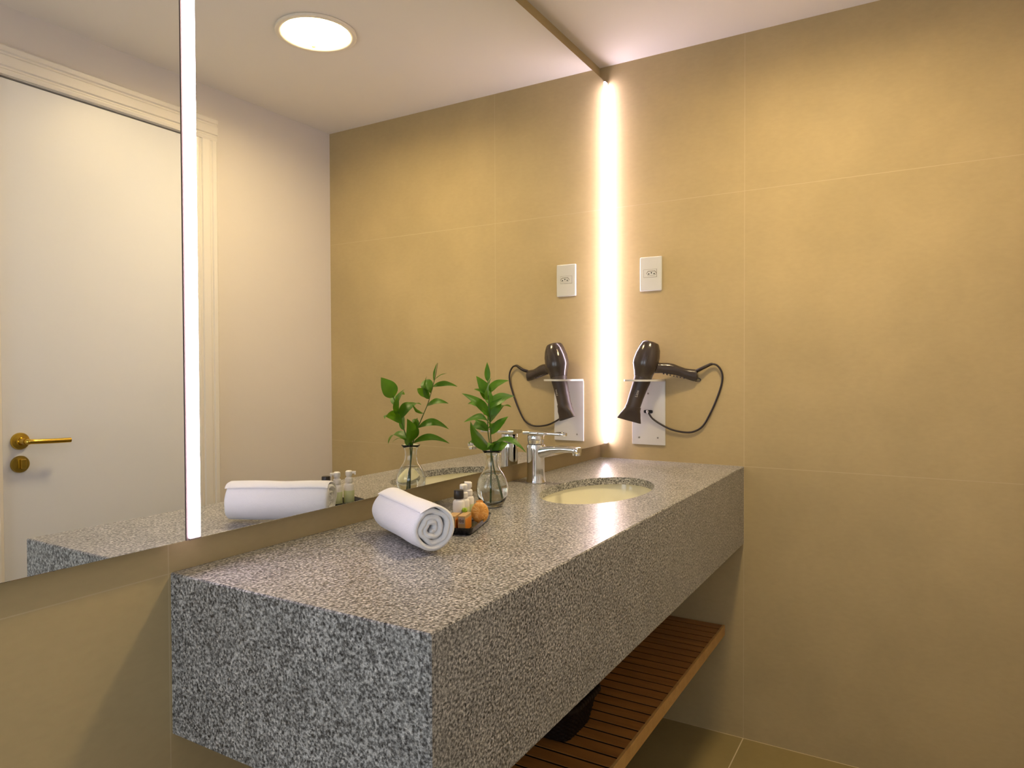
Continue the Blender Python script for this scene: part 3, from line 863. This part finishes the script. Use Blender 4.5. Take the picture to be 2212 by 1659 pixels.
# ------------------------------------------------------------------ tray with toiletries
td = V((0.951, 0.309, 0)).normalized(); tn = V((-0.309, 0.951, 0)).normalized()
def TP(d, n_, z): return td*d + tn*n_ + Z*z
t = thing('toiletry_tray', 'shallow black rectangular tray holding soaps and small bottles on the counter', 'tray', tuple(TP(-1.169, 0.155, CT)))
bm = NB()
def trect(d0, d1, n0, n1, z, r=0.010, k=6):
    out = []
    for cx, cy, a0 in ((d1-r, n1-r, 0), (d0+r, n1-r, PI/2), (d0+r, n0+r, PI), (d1-r, n0+r, 3*PI/2)):
        for i in range(k+1):
            a = a0 + PI/2*i/k
            out.append(TP(cx+r*math.cos(a), cy+r*math.sin(a), z))
    return out
D0, D1, N0, N1 = -1.247, -1.093, 0.121, 0.190
rs = [trect(D0+0.007, D1-0.007, N0+0.006, N1-0.006, CT+0.0006), trect(D0+0.004, D1-0.004, N0+0.003, N1-0.003, CT+0.003), trect(D0, D1, N0, N1, CT+0.0145),
      trect(D0+0.0022, D1-0.0022, N0+0.0022, N1-0.0022, CT+0.0145, r=0.008), trect(D0+0.007, D1-0.007, N0+0.006, N1-0.006, CT+0.0045, r=0.008)]
loft(bm, rs)
obj('tray_body', bm, M['tray'], t, smooth=35)
FZ = CT+0.0047
def bottle(c, kind, lab, ndir=None, r=0.0118):
    c = V((c[0], c[1], FZ))
    b = thing('toiletry_bottle', lab, 'bottle', tuple(c), 'small bottles in the tray')
    bh = 0.0525 if kind == 'cap' else 0.050
    bd = obj('bottle_body', lathe(NB(), tuple(c), [(r-0.0015, 0), (r, 0.0015), (r, bh-0.006), (r-0.002, bh-0.002), (r-0.005, bh), (0.0065, bh+0.001), (0.0065, bh+0.004)], n=32), M['bottle'], b, smooth=50)
    if kind == 'cap':
        obj('cap', lathe(NB(), tuple(c+Z*(bh+0.0012)), [(0.0094, 0), (0.0096, 0.001), (0.0096, 0.0155), (0.0086, 0.0170), (0.0, 0.0172)], n=32), M['cap'], b, smooth=40)
    else:
        obj('label_band', lathe(NB(), tuple(c+Z*0.006), [(r+0.0002, 0), (r+0.0003, 0.0002), (r+0.0003, 0.0270), (r+0.0002, 0.0272)], n=32, cap0=False, cap1=False), M['bottleband'], bd, smooth=50)
        obj('collar', lathe(NB(), tuple(c+Z*(bh+0.001)), [(0.0090, 0), (0.0092, 0.001), (0.0088, 0.0095), (0.0060, 0.0115), (0.0060, 0.016)], n=28), M['bottle'], b, smooth=40)
        bm = NB()
        zt = bh+0.0165
        nd = V(ndir).normalized(); sdn = Z.cross(nd)
        q = c + Z*zt
        lathe(bm, tuple(q), [(0.0072, 0), (0.0078, 0.001), (0.0076, 0.0095), (0.0055, 0.0113), (0.0, 0.0115)], n=24)
        obox(bm, q, nd, sdn, Z, 0.004, 0.0155, -0.0026, 0.0026, 0.0048, 0.0098)
        obox(bm, q, nd, sdn, Z, 0.0125, 0.0155, -0.0020, 0.0020, 0.0018, 0.0050)
        obj('pump_head', bm, M['bottle'], b, smooth=40)
bottle((-1.178, -0.209), 'cap', 'small white bottle with black cap in the black tray')
bottle((-1.1515, -0.202), 'pump', 'white pump bottle in the middle of the row, nozzle turned left', (-0.93, -0.35, 0))
bottle((-1.1225, -0.1935), 'pump', 'white pump bottle with green label nearest the glass vase', (0.55, 0.8, 0))

def soapbox(d0, d1, n0, n1, lab, knot=False):
    z0, z1 = FZ, CT+0.0340
    b = thing('soap_box', lab, 'soap box', tuple(TP((d0+d1)/2, (n0+n1)/2, z0)), 'kraft soap boxes')
    o = V((0, 0, 0))
    obj('carton', obox(NB(), o, td, tn, Z, d0, d1, n0, n1, z0, z1), M['kraft'], b, bevel=(0.0007, 2))
    obj('sleeve', obox(NB(), o, td, tn, Z, d0+0.0005, d1+0.0004, n0-0.0004, n1+0.0004, z0+0.0003, z1-0.0060), M['sleeve'], b, bevel=(0.0006, 2))
    obox_ = obox(NB(), o, td, tn, Z, d0-0.0006, d0-0.0001, n0+0.0015, n1-0.002, z1-0.0150, z1-0.0025)
    pl = obj('print_panel', obox_, M['kprint'], b)
    bm = NB()
    for i in range(4):
        obox(bm, o, td, tn, Z, d0-0.0009, d0-0.0007, n0+0.003+i*0.0027, n0+0.0043+i*0.0027, z1-0.0125+0.001*(i % 2), z1-0.0055-0.0008*((i+1) % 3))
    obj('printed_marks', bm, M['kink'], pl)
    if knot:
        bm = NB(); bmesh.ops.create_icosphere(bm, subdivisions=3, radius=0.0048, matrix=Matrix.Translation(TP(d1-0.004, n1-0.002, z1+0.0035)))
        cc = TP(d1-0.004, n1-0.002, z1+0.0035)
        for v in bm.verts:
            v.co += (v.co-cc).normalized()*noise.noise(v.co*500)*0.0022
        obj('ribbon_knot', bm, M['green'], b, smooth=60)
        b.children[-1]['label'] = 'lime green ribbon knot'
soapbox(-1.232, -1.1895, 0.1385, 0.1530, 'kraft soap box with orange sleeve and green knot, nearer the tray front', True)
soapbox(-1.236, -1.2010, 0.1570, 0.1730, 'kraft soap box at the back of the tray beside the towel')

# round wrapped soap leaning in the tray
c = V((-1.1385, -0.2325, CT+0.0262))
nr = V((-0.74, -0.60, 0.30)).normalized()
s1 = Z.cross(nr).normalized(); s2 = nr.cross(s1).normalized()
t = thing('round_soap', 'round orange wrapped soap leaning at the right end of the tray', 'soap', (c.x, c.y, FZ))
bm = NB()
rings = []
for r, h in ((0.0002, 0.0058), (0.008, 0.0060), (0.0155, 0.0052), (0.0190, 0.0025), (0.0196, 0.0), (0.0190, -0.0025), (0.0155, -0.0052), (0.0002, -0.006)):
    rg = []
    for i in range(72):
        a = 2*PI*i/72
        pl = 1 + (0.008*math.sin(a*18) if r > 0.01 else 0)
        rg.append(c + s1*(r*0.90*pl*math.cos(a)) + s2*(r*1.08*pl*math.sin(a)) + nr*(h + (0.00025*math.sin(a*18) if 0.005 < r < 0.019 else 0)))
    rings.append(rg)
loft(bm, rings)
obj('wrapper', bm, M['orange'], t, smooth=60)
bm = NB()
top = c + s2*0.019 - nr*0.001
for i in range(9):
    a = -0.9+1.8*i/8
    tipp = top + s1*(0.010*math.sin(a)) + s2*(0.0070*math.cos(a)) + nr*(0.002*math.sin(i*2.3))
    b0 = top + s1*(0.0028*math.sin(a)) - s2*0.002
    leaf(bm, b0, tipp, 0.0028, tuple(nr), 0.05, n=5, m=1)
obj('wrapper_tuft', bm, M['orange'], t, smooth=60)

# ------------------------------------------------------------------ cool fill light added outside the left opening
ld = bpy.data.lights.new('left_cool_fill', 'AREA'); ld.shape = 'RECTANGLE'; ld.size = 0.86; ld.size_y = 2.0
ld.energy = 5.3; ld.color = (0.84, 0.92, 1.0)
lo = bpy.data.objects.new('left_cool_fill', ld); COL.objects.link(lo)
lo.location = (XL-0.05, -0.70, 1.05); lo.rotation_euler = (0, -PI/2, 0)
w = bpy.data.worlds.new('world'); scene.world = w; w.use_nodes = True
w.node_tree.nodes['Background'].inputs[0].default_value = (0.7, 0.82, 1.0, 1)
w.node_tree.nodes['Background'].inputs[1].default_value = 0.3

# ------------------------------------------------------------------ camera
f, yaw, pit, rol = 1501.606, math.radians(30.6254), math.radians(-1.0237), math.radians(-0.2031)
Fv = V((math.cos(yaw)*math.cos(pit), math.sin(yaw)*math.cos(pit), math.sin(pit)))
Rv = V((math.sin(yaw), -math.cos(yaw), 0)); Uv = Rv.cross(Fv)
R2 = Rv*math.cos(rol)+Uv*math.sin(rol); U2 = Uv*math.cos(rol)-Rv*math.sin(rol)
cam = bpy.data.cameras.new('camera'); cam.sensor_width = 36; cam.sensor_fit = 'HORIZONTAL'; cam.lens = f/2212*36; cam.clip_start = 0.02
co = bpy.data.objects.new('camera', cam); COL.objects.link(co)
m4 = Matrix((R2, U2, -Fv)).transposed().to_4x4(); m4.translation = campos
co.matrix_world = m4
scene.camera = co
scene.view_settings.view_transform = 'Standard'
scene.view_settings.look = 'None'
scene.view_settings.gamma = 1
scene.view_settings.exposure = 1.58
scene.view_settings.use_curve_mapping = False
